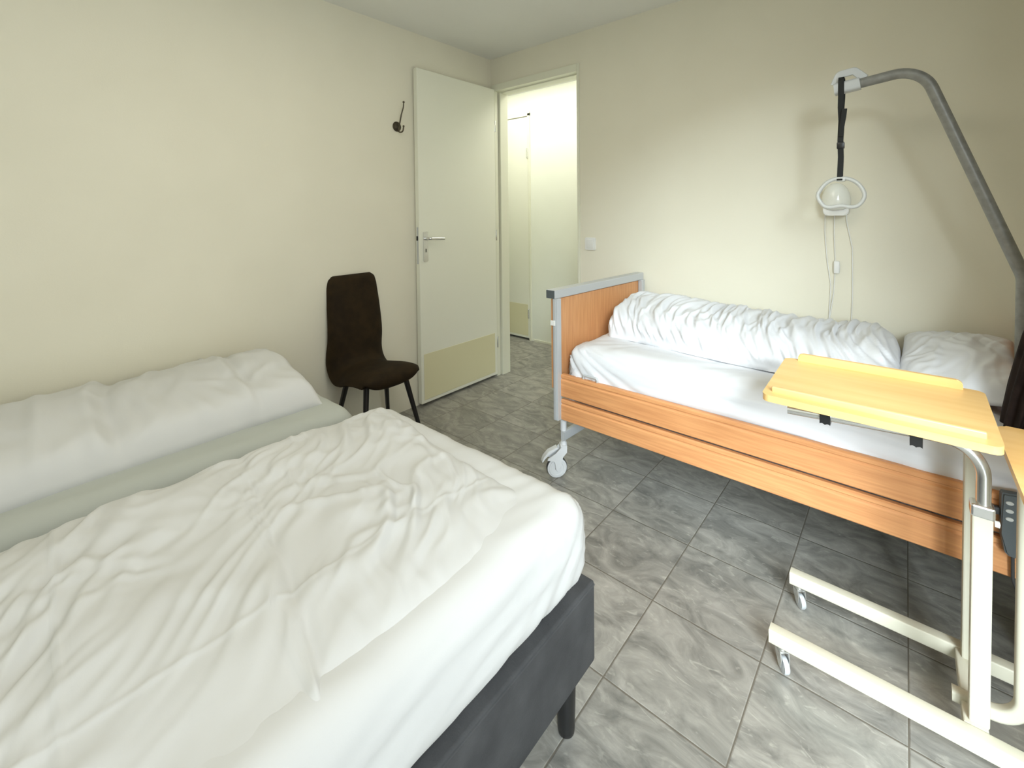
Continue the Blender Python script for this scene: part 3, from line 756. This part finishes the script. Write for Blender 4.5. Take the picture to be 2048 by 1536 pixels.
# ------------------------------------------------------------------ handset
t = thing('bed_remote_handset', 'dark grey wired handset with pale buttons hooked on the care bed rail', 'remote control', (.232, 1.795, .47), math.radians(8))
bm = bmesh.new(); prism(bm, [(-.026, .075), (-.024, .082), (.024, .085), (.027, .078), (.027, -.035), (.020, -.085), (.014, -.092), (-.010, -.090), (-.018, -.082), (-.026, -.030)], -.014, .012, 'Y', .004); bd = link('handset_body', bm, HANDSET, t, 40)
for k in range(3):
    for j in range(2):
        bm = bmesh.new(); b2 = bmesh.new(); lathe(b2, [(0, 0), (.0062, 0), (.0055, .0018), (0, .0022)], n=18); b2.transform(Matrix.Rotation(PI/2, 4, 'X') @ Matrix.Diagonal((1.35, .85, 1, 1)))
        merge(bm, b2, Matrix.Translation((-.011+j*.023, -.0138, .058-k*.022))); link('button', bm, BTN, t, 40)
bm = bmesh.new(); box(bm, -.045, -.022, .0, .016, .012, .032, .003); box(bm, -.045, -.036, .0, .030, -.008, .032, .003); link('hook', bm, CASTD, t, 40)
bm = bmesh.new(); tube(bm, fillet([(.0, 0, -.088), (.002, .004, -.16), (.05, .05, -.30), (.10, .14, -.24)], .05), .004, 10); link('cable', bm, CASTD, t, 50)

# ------------------------------------------------------------------ overbed table
t = thing('overbed_table', 'cream wheeled overbed table with a light beech tilting top', 'table', (.14, 1.60, 0))
def tb(bm): bm.transform(Matrix.Translation((-.14, -1.60, 0))); return bm
for y, xa in ((1.462, -.293), (1.738, -.287)):
    bm = bmesh.new(); sweep(bm, [(xa, y, .090), (.36, y, .090)], rect(.034, .040, .004)); link('base_bar', tb(bm), CREAM, t, 40)
    for xc in (-.262, .33):
        bm = bmesh.new()
        lathe(bm, [(0, .060), (.012, .060), (.012, .074), (0, .074)], (xc, y, 0), n=16)
        b = bmesh.new(); prism(b, [(-.012, .062), (.014, .062), (.020, .040), (.016, .018), (.004, .020), (-.010, .045)], -.013, -.010, 'Y'); prism(b, [(-.012, .062), (.014, .062), (.020, .040), (.016, .018), (.004, .020), (-.010, .045)], .010, .013, 'Y'); box(b, -.012, .014, -.013, .013, .056, .063, .002)
        merge(bm, b, Matrix.Translation((xc, y, 0)) @ Matrix.Rotation(-.9, 4, 'Z'))
        cs = link('caster', tb(bm), CHROME, t, 40)
        bm = bmesh.new(); b = bmesh.new(); lathe(b, [(0, -.008), (.010, -.008), (.021, -.007), (.0225, -.004), (.0225, .004), (.021, .007), (.010, .008), (0, .008)], (.010, 0, .0225), axis='Y', n=24)
        merge(bm, b, Matrix.Translation((xc, y, 0)) @ Matrix.Rotation(-.9, 4, 'Z')); link('wheel', tb(bm), GREYM, cs, 40)
bm = bmesh.new(); box(bm, .116, .160, 1.480, 1.722, .072, .108, .003); link('base_crossbar', tb(bm), CREAM, t)
bm = bmesh.new(); box(bm, .126, .162, 1.490, 1.522, .106, .615, .004); link('front_post', tb(bm), CREAM, t)
bm = bmesh.new(); box(bm, .127, .150, 1.688, 1.724, .106, .765, .004); link('rear_post', tb(bm), CREAM, t)
bm = bmesh.new(); box(bm, .123, .165, 1.487, 1.525, .605, .635, .005); cl = link('collar', tb(bm), CHROME, t)
bm = bmesh.new(); lathe(bm, [(0, .165), (.007, .165), (.0075, .173), (0, .175)], (0, 1.505, .595), axis='X', n=16); link('knob', tb(bm), WPLAST, cl, 40)
bm = bmesh.new(); tube(bm, fillet([(.146, 1.505, .55), (.146, 1.505, .775), (-.25, 1.460, .767)], .075, 12), .0135, 18, ref=(0, 1, 0)); link('support_tube', tb(bm), CHROME, t, 50)
for xc in (-.160, .025):
    bm = bmesh.new(); prism(bm, [(xc-.012, .786), (xc+.012, .786), (xc+.012, .753), (xc+.006, .757), (xc, .752), (xc-.006, .757), (xc-.012, .753)], 1.445, 1.482, 'Y', .001); link('tube_clip', tb(bm), BLACKP, t)
# tilted top: build flat then tilt about the near edge
tilt = Matrix.Translation((0, 1.428, .786)) @ Matrix.Rotation(math.radians(2.6), 4, 'X')
def tt(b):
    bm = bmesh.new(); merge(bm, b, tilt); return tb(bm)
b = bmesh.new(); prism(b, roundpoly(-.311, .172, 0, .355, .022, 10), 0, .019, 'Z', .007)
bm = tt(b)
for v in bm.verts:     # the right end is a little deeper in the photo
    pass
tp = link('table_top', bm, TOPW, t, 75)
b = bmesh.new(); prism(b, roundpoly(-.290, .146, .0165, .040, .006), -.0, .020, 'X', .003) if False else box(b, -.290, .146, .030, .042, .016, .034, .003, 3); link('front_lip', tt(b), TOPW, tp, 40)
b = bmesh.new(); prism(b, roundpoly(-.272, .128, .0, .044, .014), .338, .350, 'Y', .003); link('rear_lip', tt(b), TOPW, tp, 40)
b = bmesh.new(); lathe(b, [(0, .0165), (.0042, .0165), (.004, .0174), (0, .0176)], (-.10, .185, 0), n=14); link('wood_knot', tt(b), mat('knot_brown', (.18, .08, .02), .5)[0], tp)
# fixed side top and its tube frame
b = bmesh.new(); prism(b, roundpoly(.182, .47, 1.28, 1.70, .022), .748, .765, 'Z', .006); st = link('side_top', tb(b), TOPW, t, 40)
bm = bmesh.new(); sweep(bm, fillet([(.100, 1.555, .105), (.222, 1.555, .105), (.222, 1.555, .750)], .085, 10), rect(.030, .030, .008), ref=(0, 1, 0)); link('side_frame', tb(bm), CREAM, t, 40)

# ------------------------------------------------------------------ curtain bunched beside the bed head
def curtain():
    nz_, na = 120, 72
    zs = np.linspace(0, 1, nz_); Z = .695+(2.50-.695)*zs
    A = np.linspace(0, 2*PI, na, endpoint=False)
    ZZ, AA = np.meshgrid(Z, A, indexing='ij')
    cx = np.interp(ZZ, [.70, .80, .95, 1.08, 1.3, 2.5], [.252, .267, .305, .352, .41, .44])
    cy = np.interp(ZZ, [.66, 1.1, 2.5], [1.93, 1.93, 1.93])
    rx = np.interp(ZZ, [.66, .8, 1.0, 1.3, 2.5], [.030, .030, .045, .060, .075])
    ry = np.interp(ZZ, [.66, 1.0, 2.5], [.07, .10, .15])
    f = 1+.16*np.sin(AA*9+2*gnoise(ZZ*2, AA*0, 5))+.06*np.sin(AA*5+ZZ*3)
    P = np.stack([cx+rx*f*np.cos(AA), cy+ry*f*np.sin(AA), ZZ], -1).reshape(-1, 3)
    F = [(i*na+j, i*na+(j+1) % na, (i+1)*na+(j+1) % na, (i+1)*na+j) for i in range(nz_-1) for j in range(na)]
    F.append(tuple(range(na))[::-1]); F.append(tuple((nz_-1)*na+j for j in range(na)))
    return npmesh('curtain', P, F, CURT)
tag(curtain(), 'dark brown curtain gathered into a bunch beside the pillow at the right edge', 'curtain')
